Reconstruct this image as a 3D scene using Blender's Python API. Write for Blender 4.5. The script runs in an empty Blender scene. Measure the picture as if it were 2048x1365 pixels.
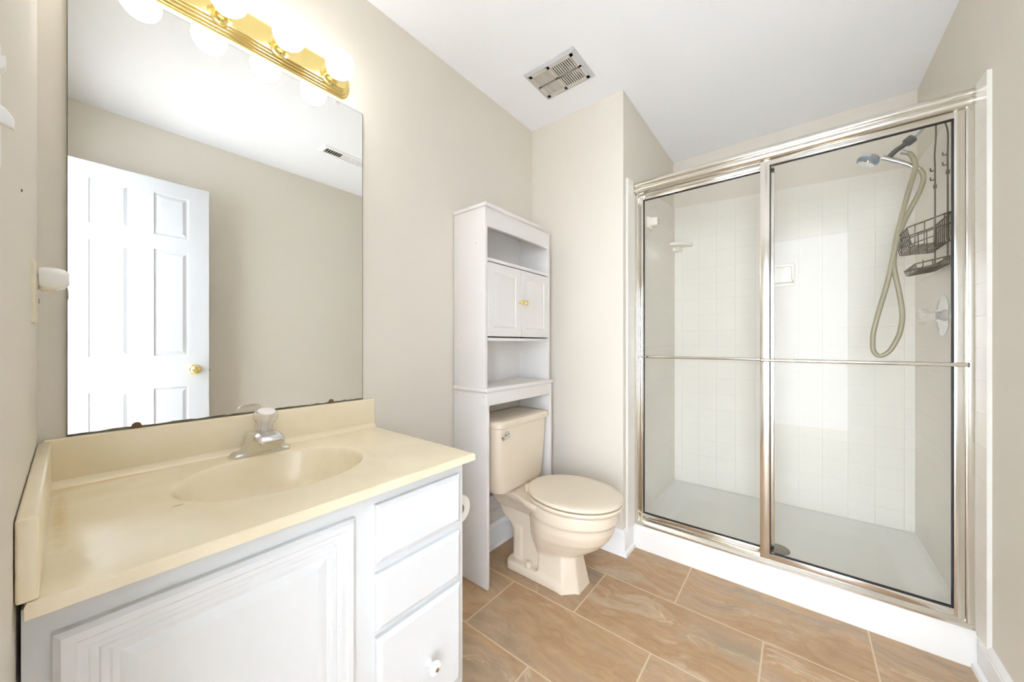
import bpy, bmesh, math, random
from mathutils import Vector, Matrix

C = bpy.context.scene.collection
SC = bpy.context.scene
H = 2.44
EYE = 1.106

# ------------------------------------------------------------------ camera
cam_d = bpy.data.cameras.new('camera')
cam = bpy.data.objects.new('camera', cam_d)
C.objects.link(cam)
cam.location = (0.0, 0.0, EYE)
cam.rotation_euler = (math.pi / 2, 0, math.radians(38.75 - 90))
cam_d.sensor_fit = 'HORIZONTAL'
cam_d.sensor_width = 36
cam_d.lens = 36 * 714.3 / 2048
cam_d.shift_y = 5.5 / 2048
cam_d.clip_start = 0.01
SC.camera = cam

# ------------------------------------------------------------------ world, lights, exposure
w = bpy.data.worlds.new('world')
SC.world = w
w.use_nodes = True
wb = w.node_tree.nodes['Background']
wb.inputs[0].default_value = (0.90, 0.97, 1.09, 1)
wb.inputs[1].default_value = 6.3
SC.view_settings.view_transform = 'Standard'
SC.view_settings.look = 'None'
SC.view_settings.gamma = 1
SC.view_settings.use_curve_mapping = False
SC.view_settings.exposure = 1.53
BULB = 5.2
try:
    SC.cycles.max_bounces = 12
    SC.cycles.diffuse_bounces = 8
    SC.cycles.glossy_bounces = 8
    SC.cycles.transmission_bounces = 8
    SC.cycles.transparent_max_bounces = 16
    SC.cycles.sample_clamp_indirect = 6
    SC.cycles.caustics_reflective = True
    SC.cycles.caustics_refractive = False
except Exception:
    pass


# ------------------------------------------------------------------ materials
def srgb(r, g, b):
    f = lambda c: (c / 255 / 12.92) if c / 255 <= 0.04045 else ((c / 255 + 0.055) / 1.055) ** 2.4
    return (f(r), f(g), f(b), 1)


def mat(name, col, rough=0.5, metal=0.0, spec=0.5, noise=0.0, nscale=6.0, bump=0.0, bscale=200.0, coat=0.0):
    m = bpy.data.materials.new(name)
    m.use_nodes = True
    nt = m.node_tree
    b = nt.nodes['Principled BSDF']
    b.inputs['Base Color'].default_value = col
    b.inputs['Roughness'].default_value = rough
    b.inputs['Metallic'].default_value = metal
    b.inputs['Specular IOR Level'].default_value = spec
    b.inputs['Coat Weight'].default_value = coat
    tc = nt.nodes.new('ShaderNodeTexCoord')
    if noise > 0:
        n = nt.nodes.new('ShaderNodeTexNoise')
        n.inputs['Scale'].default_value = nscale
        n.inputs['Detail'].default_value = 4
        nt.links.new(tc.outputs['Object'], n.inputs['Vector'])
        mx = nt.nodes.new('ShaderNodeMix')
        mx.data_type = 'RGBA'
        mx.inputs[6].default_value = tuple(c * (1 - noise) for c in col[:3]) + (1,)
        mx.inputs[7].default_value = tuple(min(1, c * (1 + noise)) for c in col[:3]) + (1,)
        nt.links.new(n.outputs['Fac'], mx.inputs[0])
        nt.links.new(mx.outputs[2], b.inputs['Base Color'])
    if bump > 0:
        n2 = nt.nodes.new('ShaderNodeTexNoise')
        n2.inputs['Scale'].default_value = bscale
        n2.inputs['Detail'].default_value = 2
        nt.links.new(tc.outputs['Object'], n2.inputs['Vector'])
        bp = nt.nodes.new('ShaderNodeBump')
        bp.inputs['Strength'].default_value = bump
        bp.inputs['Distance'].default_value = 0.001
        nt.links.new(n2.outputs['Fac'], bp.inputs['Height'])
        nt.links.new(bp.outputs['Normal'], b.inputs['Normal'])
    return m


M = {}
M['wall'] = mat('greige_wall_paint', srgb(219, 213, 201), 0.6, spec=0.3, bump=0.15, bscale=260)
M['ceil'] = mat('ceiling_paint', srgb(243, 245, 249), 0.75, spec=0.2, bump=0.1, bscale=200)
M['trim'] = mat('white_trim_paint', srgb(236, 236, 234), 0.4, spec=0.4)
M['white'] = mat('white_cabinet_paint', srgb(224, 226, 226), 0.42, spec=0.4, bump=0.08, bscale=90)
M['etag'] = mat('white_laminate', srgb(222, 219, 215), 0.45, spec=0.4)
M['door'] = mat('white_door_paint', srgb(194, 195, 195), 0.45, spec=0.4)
M['bone'] = mat('bone_ceramic', srgb(222, 209, 188), 0.16, spec=0.5)
M['seat'] = mat('bone_plastic', srgb(224, 211, 189), 0.3, spec=0.45)
M['chrome'] = mat('chrome', (0.74, 0.75, 0.77, 1), 0.1, 1.0)
M['nickel'] = mat('brushed_nickel', srgb(228, 224, 215), 0.18, 1.0)
M['brass'] = mat('polished_brass', srgb(246, 224, 150), 0.16, 1.0)
M['oldbrass'] = mat('dull_brass', srgb(190, 170, 120), 0.35, 1.0)
M['rust'] = mat('rusty_clip', srgb(104, 80, 52), 0.6, 0.0, noise=0.3, nscale=300)
M['black'] = mat('black_gasket', srgb(14, 13, 12), 0.5)
M['recess_shade'] = mat('painted_recess_shade', srgb(30, 26, 22), 0.8)  # near-black colour standing in for shade inside holes and cavities
M['dgrey'] = mat('grey_plastic', srgb(96, 98, 98), 0.35)
M['bluegrey'] = mat('bluegrey_plastic', srgb(138, 156, 172), 0.3)
M['pan'] = mat('white_acrylic', srgb(223, 221, 215), 0.25, spec=0.5)
M['drain'] = mat('drain_metal', srgb(150, 145, 132), 0.5, 0.6)
M['hose'] = mat('beige_vinyl_hose', srgb(164, 156, 132), 0.3)
M['wire'] = mat('tarnished_wire', srgb(112, 106, 92), 0.4, 0.6, noise=0.3, nscale=120)
M['ceram'] = mat('white_ceramic', srgb(230, 226, 214), 0.15)
M['ivory'] = mat('ivory_plastic', srgb(222, 214, 190), 0.4)
M['wplast'] = mat('white_plastic', srgb(236, 236, 232), 0.35)
M['fan'] = mat('aged_fan_plastic', srgb(206, 201, 194), 0.45)
M['fanrim'] = mat('grey_fan_rim', srgb(196, 198, 200), 0.4)
M['paper'] = mat('toilet_tissue', srgb(240, 238, 230), 0.95, spec=0.1, bump=0.3, bscale=500)
M['card'] = mat('cardboard', srgb(176, 158, 132), 0.9)
M['sil'] = mat('mirror_edge', srgb(96, 94, 78), 0.5)
M['carpet'] = mat('beige_carpet', srgb(205, 195, 178), 0.95, spec=0.1, bump=0.5, bscale=400)
M['porc'] = mat('porcelain_white', srgb(245, 245, 243), 0.12)
M['pinkcap'] = mat('pinkish_white_cap', srgb(246, 238, 236), 0.3)


def simple(name, build):
    m = bpy.data.materials.new(name)
    m.use_nodes = True
    nt = m.node_tree
    nt.nodes.clear()
    out = nt.nodes.new('ShaderNodeOutputMaterial')
    build(nt, out)
    return m


def _mirror(nt, out):
    g = nt.nodes.new('ShaderNodeBsdfGlossy')
    g.inputs['Color'].default_value = (0.93, 0.94, 0.92, 1)
    g.inputs['Roughness'].default_value = 0.0
    nt.links.new(g.outputs[0], out.inputs[0])


M['mirror'] = simple('silvered_glass', _mirror)


def _pane(tint, amt=0.04):
    def f(nt, out):
        t = nt.nodes.new('ShaderNodeBsdfTransparent')
        t.inputs[0].default_value = tint
        g = nt.nodes.new('ShaderNodeBsdfGlossy')
        g.inputs['Roughness'].default_value = 0.0
        lw = nt.nodes.new('ShaderNodeLayerWeight')
        lw.inputs[0].default_value = 0.5
        p = nt.nodes.new('ShaderNodeMath'); p.operation = 'POWER'
        p.inputs[1].default_value = 5
        nt.links.new(lw.outputs['Facing'], p.inputs[0])
        a = nt.nodes.new('ShaderNodeMath'); a.operation = 'MULTIPLY_ADD'
        a.inputs[1].default_value = 1 - amt
        a.inputs[2].default_value = amt
        nt.links.new(p.outputs[0], a.inputs[0])
        mx = nt.nodes.new('ShaderNodeMixShader')
        nt.links.new(a.outputs[0], mx.inputs[0])
        nt.links.new(t.outputs[0], mx.inputs[1])
        nt.links.new(g.outputs[0], mx.inputs[2])
        nt.links.new(mx.outputs[0], out.inputs[0])
    return f


M['glass'] = simple('shower_glass', _pane((0.985, 0.99, 0.985, 1), 0.0065))
M['clear'] = simple('clear_acrylic', _pane((0.965, 0.96, 0.945, 1), 0.05))


def _crystal(nt, out):
    _pane((0.97, 0.965, 0.955, 1), 0.10)(nt, out)
    mx0 = out.inputs[0].links[0].from_node
    d = nt.nodes.new('ShaderNodeBsdfDiffuse')
    d.inputs[0].default_value = srgb(238, 230, 222)
    m2 = nt.nodes.new('ShaderNodeMixShader')
    m2.inputs[0].default_value = 0.28
    nt.links.new(mx0.outputs[0], m2.inputs[1])
    nt.links.new(d.outputs[0], m2.inputs[2])
    nt.links.new(m2.outputs[0], out.inputs[0])


M['crystal'] = simple('fluted_crystal_acrylic', _crystal)


def _bulb(nt, out):
    e = nt.nodes.new('ShaderNodeEmission')
    e.inputs[0].default_value = (1.0, 0.99, 0.975, 1)
    e.inputs[1].default_value = BULB
    nt.links.new(e.outputs[0], out.inputs[0])


M['bulb'] = simple('lit_bulb_glass', _bulb)


def tile_mat(name, axis, off_u, off_v, base=(229, 225, 216), size=0.1095):
    m = bpy.data.materials.new(name)
    m.use_nodes = True
    nt = m.node_tree
    b = nt.nodes['Principled BSDF']
    b.inputs['Roughness'].default_value = 0.34
    b.inputs['Specular IOR Level'].default_value = 0.10
    geo = nt.nodes.new('ShaderNodeNewGeometry')
    sp = nt.nodes.new('ShaderNodeSeparateXYZ')
    nt.links.new(geo.outputs['Position'], sp.inputs[0])
    cb = nt.nodes.new('ShaderNodeCombineXYZ')
    nt.links.new(sp.outputs[axis], cb.inputs[0])
    nt.links.new(sp.outputs['Z'], cb.inputs[1])
    mp = nt.nodes.new('ShaderNodeMapping')
    mp.inputs['Location'].default_value = (off_u + 20 * size, off_v + 20 * size, 0)
    nt.links.new(cb.outputs[0], mp.inputs['Vector'])
    br = nt.nodes.new('ShaderNodeTexBrick')
    br.offset = 0.0
    br.squash = 1.0
    br.inputs['Scale'].default_value = 1
    br.inputs['Brick Width'].default_value = size
    br.inputs['Row Height'].default_value = size
    br.inputs['Mortar Size'].default_value = 0.0013
    br.inputs['Mortar Smooth'].default_value = 0.6
    c = srgb(*base)
    br.inputs['Color1'].default_value = c
    br.inputs['Color2'].default_value = tuple(min(1, x * 1.015) for x in c[:3]) + (1,)
    br.inputs['Mortar'].default_value = srgb(222, 220, 212)
    nt.links.new(mp.outputs[0], br.inputs['Vector'])
    nt.links.new(br.outputs['Color'], b.inputs['Base Color'])
    bp = nt.nodes.new('ShaderNodeBump')
    bp.invert = True
    bp.inputs['Strength'].default_value = 0.6
    bp.inputs['Distance'].default_value = 0.0015
    nt.links.new(br.outputs['Fac'], bp.inputs['Height'])
    nt.links.new(bp.outputs['Normal'], b.inputs['Normal'])
    return m


M['tile_back'] = tile_mat('white_tile_facing_room', 'Y', 0.0, 0.004)
M['tile_side'] = tile_mat('white_tile_on_side', 'X', -1.868, 0.004)


def floor_mat():
    m = bpy.data.materials.new('slate_look_floor_tile')
    m.use_nodes = True
    nt = m.node_tree
    L = nt.links.new
    N = nt.nodes.new
    b = nt.nodes['Principled BSDF']
    geo = N('ShaderNodeNewGeometry')
    sp = N('ShaderNodeSeparateXYZ'); L(geo.outputs['Position'], sp.inputs[0])
    cb = N('ShaderNodeCombineXYZ'); L(sp.outputs['Y'], cb.inputs[0]); L(sp.outputs['X'], cb.inputs[1])
    mp = N('ShaderNodeMapping')
    mp.inputs['Location'].default_value = (-0.102 + 6.2, -0.990 + 6.29, 0)
    L(cb.outputs[0], mp.inputs['Vector'])

    def brick(c1, c2, mo, smooth):
        br = N('ShaderNodeTexBrick')
        br.offset = 0.5
        br.offset_frequency = 2
        br.inputs['Scale'].default_value = 1
        br.inputs['Brick Width'].default_value = 0.62
        br.inputs['Row Height'].default_value = 0.3145
        br.inputs['Mortar Size'].default_value = 0.0031
        br.inputs['Mortar Smooth'].default_value = smooth
        br.inputs['Color1'].default_value = c1
        br.inputs['Color2'].default_value = c2
        br.inputs['Mortar'].default_value = mo
        L(mp.outputs[0], br.inputs['Vector'])
        return br
    rnd = brick((0, 0, 0, 1), (1, 1, 1, 1), (0.5, 0.5, 0.5, 1), 0.0)
    sep = N('ShaderNodeSeparateColor'); L(rnd.outputs['Color'], sep.inputs[0])
    r20 = N('ShaderNodeMath'); r20.operation = 'MULTIPLY'; r20.inputs[1].default_value = 37.0
    L(sep.outputs[0], r20.inputs[0])
    # streak coordinates: long along the tile, turned a little, and moved per tile
    st = N('ShaderNodeMapping')
    st.inputs['Rotation'].default_value = (0, 0, math.radians(9))
    st.inputs['Scale'].default_value = (2.2, 7.0, 1)
    L(mp.outputs[0], st.inputs['Vector'])
    warp = N('ShaderNodeTexNoise'); warp.inputs['Scale'].default_value = 3.2; warp.inputs['Detail'].default_value = 3
    L(mp.outputs[0], warp.inputs['Vector'])
    wv = N('ShaderNodeVectorMath'); wv.operation = 'MULTIPLY_ADD'
    wv.inputs[1].default_value = (0.9, 1.3, 0)
    L(warp.outputs['Color'], wv.inputs[0]); L(st.outputs[0], wv.inputs[2])

    def noise(scale, detail, rough=0.55, dist=0.0):
        n = N('ShaderNodeTexNoise'); n.noise_dimensions = '4D'
        n.inputs['Scale'].default_value = scale
        n.inputs['Detail'].default_value = detail
        n.inputs['Roughness'].default_value = rough
        n.inputs['Distortion'].default_value = dist
        L(wv.outputs[0], n.inputs['Vector']); L(r20.outputs[0], n.inputs['W'])
        return n
    n1 = noise(0.62, 9, 0.66, 0.25)
    ramp = N('ShaderNodeValToRGB')
    e = ramp.color_ramp.elements
    e[0].position = 0.28; e[0].color = srgb(156, 141, 122)
    e[1].position = 0.74; e[1].color = srgb(176, 160, 140)
    for p, c in ((0.38, (178, 157, 132)), (0.46, (190, 163, 132)), (0.52, (194, 162, 125)), (0.57, (186, 151, 114)), (0.63, (202, 178, 147))):
        x = ramp.color_ramp.elements.new(p); x.color = srgb(*c)
    L(n1.outputs['Fac'], ramp.inputs[0])
    # pale cleft veins
    n2 = noise(1.0, 8, 0.6, 0.5)
    sub = N('ShaderNodeMath'); sub.operation = 'SUBTRACT'; sub.inputs[1].default_value = 0.5
    L(n2.outputs['Fac'], sub.inputs[0])
    ab = N('ShaderNodeMath'); ab.operation = 'ABSOLUTE'; L(sub.outputs[0], ab.inputs[0])
    vr = N('ShaderNodeMapRange'); vr.inputs[1].default_value = 0.0; vr.inputs[2].default_value = 0.014
    vr.inputs[3].default_value = 0.62; vr.inputs[4].default_value = 0.0
    L(ab.outputs[0], vr.inputs[0])
    n3 = noise(0.6, 2)
    gate = N('ShaderNodeMapRange'); gate.inputs[1].default_value = 0.5; gate.inputs[2].default_value = 0.62
    L(n3.outputs['Fac'], gate.inputs[0])
    gm = N('ShaderNodeMath'); gm.operation = 'MULTIPLY'; L(vr.outputs[0], gm.inputs[0]); L(gate.outputs[0], gm.inputs[1])
    mv = N('ShaderNodeMix'); mv.data_type = 'RGBA'
    mv.inputs[7].default_value = srgb(222, 200, 166)
    L(gm.outputs[0], mv.inputs[0]); L(ramp.outputs[0], mv.inputs[6])
    # fine dark striation
    n4 = N('ShaderNodeTexNoise'); n4.noise_dimensions = '4D'; n4.inputs['Scale'].default_value = 4.5; n4.inputs['Detail'].default_value = 10; n4.inputs['Roughness'].default_value = 0.7
    L(wv.outputs[0], n4.inputs['Vector']); L(r20.outputs[0], n4.inputs['W'])
    fr = N('ShaderNodeMapRange'); fr.inputs[1].default_value = 0.3; fr.inputs[2].default_value = 0.7
    fr.inputs[3].default_value = 0.80; fr.inputs[4].default_value = 1.14
    L(n4.outputs['Fac'], fr.inputs[0])
    mm = N('ShaderNodeMix'); mm.data_type = 'RGBA'; mm.blend_type = 'MULTIPLY'; mm.inputs[0].default_value = 1
    L(mv.outputs[2], mm.inputs[6]); L(fr.outputs[0], mm.inputs[7])
    # tile to tile tone
    tone = N('ShaderNodeMapRange'); tone.inputs[3].default_value = 0.82; tone.inputs[4].default_value = 1.02
    L(sep.outputs[0], tone.inputs[0])
    mt = N('ShaderNodeMix'); mt.data_type = 'RGBA'; mt.blend_type = 'MULTIPLY'; mt.inputs[0].default_value = 1
    L(mm.outputs[2], mt.inputs[6]); L(tone.outputs[0], mt.inputs[7])
    gr = brick((0, 0, 0, 1), (0, 0, 0, 1), (1, 1, 1, 1), 0.1)
    mg = N('ShaderNodeMix'); mg.data_type = 'RGBA'
    mg.inputs[7].default_value = srgb(212, 190, 158)
    L(gr.outputs['Fac'], mg.inputs[0]); L(mt.outputs[2], mg.inputs[6])
    L(mg.outputs[2], b.inputs['Base Color'])
    b.inputs['Roughness'].default_value = 0.42
    b.inputs['Specular IOR Level'].default_value = 0.35
    bp = N('ShaderNodeBump'); bp.invert = True; bp.inputs['Strength'].default_value = 0.5; bp.inputs['Distance'].default_value = 0.0015
    L(gr.outputs['Fac'], bp.inputs['Height'])
    bp2 = N('ShaderNodeBump'); bp2.inputs['Strength'].default_value = 0.25; bp2.inputs['Distance'].default_value = 0.002
    L(n4.outputs['Fac'], bp2.inputs['Height']); L(bp.outputs[0], bp2.inputs['Normal'])
    L(bp2.outputs['Normal'], b.inputs['Normal'])
    return m


M['floor'] = floor_mat()


def marble_mat():
    m = mat('cream_cultured_marble', srgb(226, 211, 176), 0.2, spec=0.5)
    nt = m.node_tree
    L = nt.links.new
    b = nt.nodes['Principled BSDF']
    geo = nt.nodes.new('ShaderNodeNewGeometry')
    n = nt.nodes.new('ShaderNodeTexNoise')
    n.inputs['Scale'].default_value = 4
    n.inputs['Detail'].default_value = 5
    n.inputs['Distortion'].default_value = 1.5
    L(geo.outputs['Position'], n.inputs['Vector'])
    r = nt.nodes.new('ShaderNodeValToRGB')
    r.color_ramp.elements[0].position = 0.35; r.color_ramp.elements[0].color = srgb(232, 219, 188)
    r.color_ramp.elements[1].position = 0.68; r.color_ramp.elements[1].color = srgb(240, 228, 200)
    L(n.outputs['Fac'], r.inputs[0])
    col = r.outputs[0]
    # orange hard-water stain along the back joint, worn brown spot near the bowl
    for (cx, cy, sx, sy, tint, amt) in ((0.085, 1.262, 0.085, 0.012, (222, 178, 110), 0.55), (0.0, 1.255, 0.03, 0.02, (222, 184, 120), 0.4),
                                        (0.137, 0.957, 0.012, 0.006, (196, 160, 116), 0.8), (-0.008, 1.05, 0.012, 0.2, (214, 186, 132), 0.5)):
        mp = nt.nodes.new('ShaderNodeMapping')
        mp.vector_type = 'POINT'
        mp.inputs['Location'].default_value = (-cx / sx, -cy / sy, 0)
        mp.inputs['Scale'].default_value = (1 / sx, 1 / sy, 0)
        L(geo.outputs['Position'], mp.inputs['Vector'])
        ln = nt.nodes.new('ShaderNodeVectorMath'); ln.operation = 'LENGTH'
        L(mp.outputs[0], ln.inputs[0])
        n2 = nt.nodes.new('ShaderNodeTexNoise'); n2.inputs['Scale'].default_value = 60
        L(geo.outputs['Position'], n2.inputs['Vector'])
        ad = nt.nodes.new('ShaderNodeMath'); ad.operation = 'ADD'; L(ln.outputs['Value'], ad.inputs[0]); L(n2.outputs['Fac'], ad.inputs[1])
        mr = nt.nodes.new('ShaderNodeMapRange'); mr.inputs[1].default_value = 0.6; mr.inputs[2].default_value = 1.5
        mr.inputs[3].default_value = amt; mr.inputs[4].default_value = 0
        L(ad.outputs[0], mr.inputs[0])
        mx = nt.nodes.new('ShaderNodeMix'); mx.data_type = 'RGBA'
        mx.inputs[7].default_value = srgb(*tint)
        L(mr.outputs[0], mx.inputs[0]); L(col, mx.inputs[6])
        col = mx.outputs[2]
    L(col, b.inputs['Base Color'])
    return m


M['marble'] = marble_mat()

# ------------------------------------------------------------------ mesh helpers
ORG = {}


class MB:
    def __init__(s):
        s.bm = bmesh.new()

    def box(s, lo, hi, bev=0.0, seg=2):
        vs = [s.bm.verts.new((x, y, z)) for z in (lo[2], hi[2]) for y in (lo[1], hi[1]) for x in (lo[0], hi[0])]
        fs = [(0, 2, 3, 1), (4, 5, 7, 6), (0, 1, 5, 4), (2, 6, 7, 3), (0, 4, 6, 2), (1, 3, 7, 5)]
        nf = [s.bm.faces.new([vs[i] for i in f]) for f in fs]
        if bev > 0:
            ed = set(e for f in nf for e in f.edges)
            bmesh.ops.bevel(s.bm, geom=list(ed), offset=bev, segments=seg, affect='EDGES', profile=0.5)
        return s

    def poly(s, pts, d):
        """prism: closed polygon of 3-D points pushed along vector d"""
        a = [s.bm.verts.new(p) for p in pts]
        b = [s.bm.verts.new(Vector(p) + Vector(d)) for p in pts]
        n = len(a)
        s.bm.faces.new(a[::-1]); s.bm.faces.new(b)
        for i in range(n):
            s.bm.faces.new((a[i], a[(i + 1) % n], b[(i + 1) % n], b[i]))
        return s

    def loft(s, rings, cap0=True, cap1=True, closed=True):
        vr = [[s.bm.verts.new(p) for p in r] for r in rings]
        n = len(vr[0])
        for a, b in zip(vr, vr[1:]):
            for i in range(n if closed else n - 1):
                s.bm.faces.new((a[i], a[(i + 1) % n], b[(i + 1) % n], b[i]))
        if cap0 and closed: s.bm.faces.new(vr[0][::-1])
        if cap1 and closed: s.bm.faces.new(vr[-1])
        return s

    def lathe(s, prof, org, axis=(0, 0, 1), n=32, flute=0.0, nf=12):
        """prof: (radius, height along axis)"""
        ax = Vector(axis).normalized()
        q = Vector((0, 0, 1)).rotation_difference(ax)
        rings = []
        for r, h in prof:
            ring = []
            for i in range(n):
                t = 2 * math.pi * i / n
                rr = max(r, 1e-5) * (1 + flute * math.cos(nf * t))
                ring.append(Vector(org) + q @ Vector((rr * math.cos(t), rr * math.sin(t), h)))
            rings.append(ring)
        return s.loft(rings)

    def cyl(s, p0, p1, r0, r1=None, n=24):
        p0, p1 = Vector(p0), Vector(p1)
        r1 = r0 if r1 is None else r1
        return s.lathe([(r0, 0), (r1, (p1 - p0).length)], p0, p1 - p0, n)

    def tube(s, path, r, n=10, cyclic=False):
        P = [Vector(p) for p in path]
        m = len(P)
        T = []
        for i in range(m):
            if cyclic:
                t = P[(i + 1) % m] - P[i - 1]
            else:
                t = P[min(i + 1, m - 1)] - P[max(i - 1, 0)]
            T.append(t.normalized())
        up = Vector((0, 0, 1)) if abs(T[0].z) < 0.9 else Vector((1, 0, 0))
        nrm = (up - T[0] * up.dot(T[0])).normalized()
        rings = []
        for i in range(m):
            if i: nrm = (nrm - T[i] * nrm.dot(T[i])).normalized()
            bi = T[i].cross(nrm)
            rr = r(i / (m - 1)) if callable(r) else r
            rings.append([P[i] + (nrm * math.cos(2 * math.pi * k / n) + bi * math.sin(2 * math.pi * k / n)) * rr for k in range(n)])
        if cyclic:
            rings.append(rings[0])
            return s.loft(rings, False, False)
        return s.loft(rings)

    def sphere(s, c, r, sc=(1, 1, 1), u=32, v=20):
        mt = Matrix.Translation(c) @ Matrix.Diagonal((r * sc[0], r * sc[1], r * sc[2], 1))
        bmesh.ops.create_uvsphere(s.bm, u_segments=u, v_segments=v, radius=1, matrix=mt)
        return s

    def build(s, name, m, parent=None, smooth=30, origin=None, weld=True):
        o0 = Vector((0, 0, 0))
        if parent is not None: o0 = ORG[parent.name]
        elif origin is not None: o0 = Vector(origin)
        if weld: bmesh.ops.remove_doubles(s.bm, verts=s.bm.verts, dist=1e-6)
        bmesh.ops.recalc_face_normals(s.bm, faces=s.bm.faces)
        for v in s.bm.verts: v.co -= o0
        me = bpy.data.meshes.new(name)
        s.bm.to_mesh(me); s.bm.free()
        if smooth:
            for p in me.polygons: p.use_smooth = True
            me.set_sharp_from_angle(angle=math.radians(smooth))
        me.materials.append(m)
        ob = bpy.data.objects.new(name, me)
        C.objects.link(ob)
        ORG[ob.name] = o0
        if parent is not None: ob.parent = parent
        else: ob.location = o0
        return ob


def B(lo, hi, bev=0.0, seg=2):
    return MB().box(lo, hi, bev, seg)


def thing(name, label, cat, loc, group=None):
    o = bpy.data.objects.new(name, None)
    C.objects.link(o)
    o.empty_display_size = 0.05
    o.location = loc
    ORG[o.name] = Vector(loc)
    return tag(o, label, cat, group)


def tag(o, label, cat, group=None, kind=None):
    o['label'] = label
    o['category'] = cat
    if group: o['group'] = group
    if kind: o['kind'] = kind
    return o


def struct(o):
    o['kind'] = 'structure'
    return o


def rrect(cx, cy, hx, hy, r, z, n=6):
    pts = []
    for (sx, sy, a0) in ((1, 1, 0), (-1, 1, 90), (-1, -1, 180), (1, -1, 270)):
        for k in range(n + 1):
            a = math.radians(a0 + 90 * k / n)
            pts.append((cx + sx * (hx - r) + r * math.cos(a), cy + sy * (hy - r) + r * math.sin(a), z))
    return pts


def catmull(pts, sub=8):
    P = [Vector(p) for p in pts]
    out = []
    for i in range(len(P) - 1):
        p0, p1, p2, p3 = P[max(i - 1, 0)], P[i], P[i + 1], P[min(i + 2, len(P) - 1)]
        for k in range(sub):
            t = k / sub
            out.append(0.5 * ((2 * p1) + (p2 - p0) * t + (2 * p0 - 5 * p1 + 4 * p2 - p3) * t * t + (3 * p1 - p0 - 3 * p2 + p3) * t ** 3))
    out.append(P[-1])
    return out


def raised_panel(mb, x0, x1, z0, z1, y, d, depth=0.006, wid=0.02, axis='y'):
    """frame-and-field relief on a face at y looking along d (-1 or +1 in y): sunk groove, then bevel rising to a field"""
    def ring(i, dy):
        return [(x0 + i, y + dy, z0 + i), (x1 - i, y + dy, z0 + i), (x1 - i, y + dy, z1 - i), (x0 + i, y + dy, z1 - i)]
    mb.loft([ring(0, 0), ring(wid * 0.3, -d * depth), ring(wid * 0.45, -d * depth), ring(wid * 1.5, -d * depth * 0.1), ring(wid * 1.5 + 0.001, -d * depth * 0.1)], cap0=False)


# ------------------------------------------------------------------ room shell
YN, XE, YJ, XS, YS, XW = 1.305, 1.83, 0.719, 2.795, -0.487, -0.041
DJ0, DJ1, DTOP = -0.325, 0.285, 2.085
struct(B((-0.17, -0.6, -0.1), (2.92, 1.43, 0.0)).build('floor', M['floor'], smooth=0))
struct(B((-0.17, -0.6, H), (2.92, 1.43, H + 0.1)).build('ceiling', M['ceil'], smooth=0))
struct(B((-0.161, YN, 0), (XE, YN + 0.1, H)).build('wall_north', M['wall'], smooth=0))
struct(B((XE, YJ, 0), (XS + 0.1, YN + 0.1, H)).build('wall_east', M['wall'], smooth=0))
struct(B((XS, YS - 0.1, 0), (XS + 0.1, YJ, H)).build('wall_shower', M['wall'], smooth=0))
struct(B((-0.161, YS - 0.1, 0), (XS, YS, H)).build('wall_south', M['wall'], smooth=0))
wm = MB()
wm.box((-0.161, YS, 0), (XW, DJ0 - 0.018, H))
wm.box((-0.161, DJ1 + 0.018, 0), (XW, YN, H))
wm.box((-0.161, DJ0 - 0.018, DTOP + 0.018), (XW, DJ1 + 0.018, H))
struct(wm.build('wall_west', M['wall'], smooth=0))
# bedroom floor outside the entry; walls and ceiling are unseen, added to block light
struct(B((-1.7, 0.46, 0), (-0.161, 0.56, H)).build('wall_light_block_n', M['ceil'], smooth=0))  # added unseen wall, shields the open door leaf from outside light
struct(B((-1.5, -0.95, 0), (-0.161, -0.85, H)).build('wall_light_block_s', M['ceil'], smooth=0))  # added unseen wall, holds back light on the vanity side
struct(B((-2.2, -1.8, -0.1), (-0.17, 0.56, 0.004)).build('floor_bedroom', M['carpet'], smooth=0))
struct(B((-1.9, -1.8, H), (-0.17, 0.56, H + 0.1)).build('ceiling_light_block', M['ceil'], smooth=0))  # added unseen slab, cuts the light coming from above
# door lining and casing round the entry
dm = MB()
dm.box((-0.165, DJ0 - 0.018, 0), (-0.037, DJ0, DTOP))
dm.box((-0.165, DJ1, 0), (-0.037, DJ1 + 0.018, DTOP))
dm.box((-0.165, DJ0 - 0.018, DTOP), (-0.037, DJ1 + 0.018, DTOP + 0.018))
struct(dm.build('trim_1', M['trim'], smooth=0))
cm = MB()
for (x0, x1) in ((XW, XW + 0.014), (-0.175, -0.161)):
    cm.box((x0, DJ0 - 0.068, 0), (x1, DJ0 - 0.008, DTOP + 0.008), 0.003)
    cm.box((x0, DJ1 + 0.008, 0), (x1, DJ1 + 0.068, DTOP + 0.008), 0.003)
    cm.box((x0, DJ0 - 0.068, DTOP + 0.008), (x1, DJ1 + 0.068, DTOP + 0.068), 0.003)
struct(cm.build('trim_2', M['trim']))


# baseboards: board with a moulded cap and a shoe
def base_profile(t=0.014, h=0.125, shoe=0.014):
    return [(0, 0), (t + shoe, 0), (t + shoe, 0.008), (t + shoe * 0.75, 0.017), (t, 0.021), (t, h * 0.78), (t * 0.8, h * 0.8), (t * 0.95, h * 0.86), (t * 0.55, h * 0.95), (t * 0.2, h), (0, h)]


def baseboard(name, p0, p1, nrm, ext0=0.0, ext1=0.0):
    """ext: mitre lengthening per unit of profile depth at each end"""
    p0, p1, nrm = Vector(p0), Vector(p1), Vector(nrm)
    t = (p1 - p0).normalized()
    pr = base_profile()
    r0 = [p0 + nrm * d + Vector((0, 0, z)) - t * d * ext0 for d, z in pr]
    r1 = [p1 + nrm * d + Vector((0, 0, z)) + t * d * ext1 for d, z in pr]
    return struct(MB().loft([r0, r1]).build(name, M['trim'], smooth=40))


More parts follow.
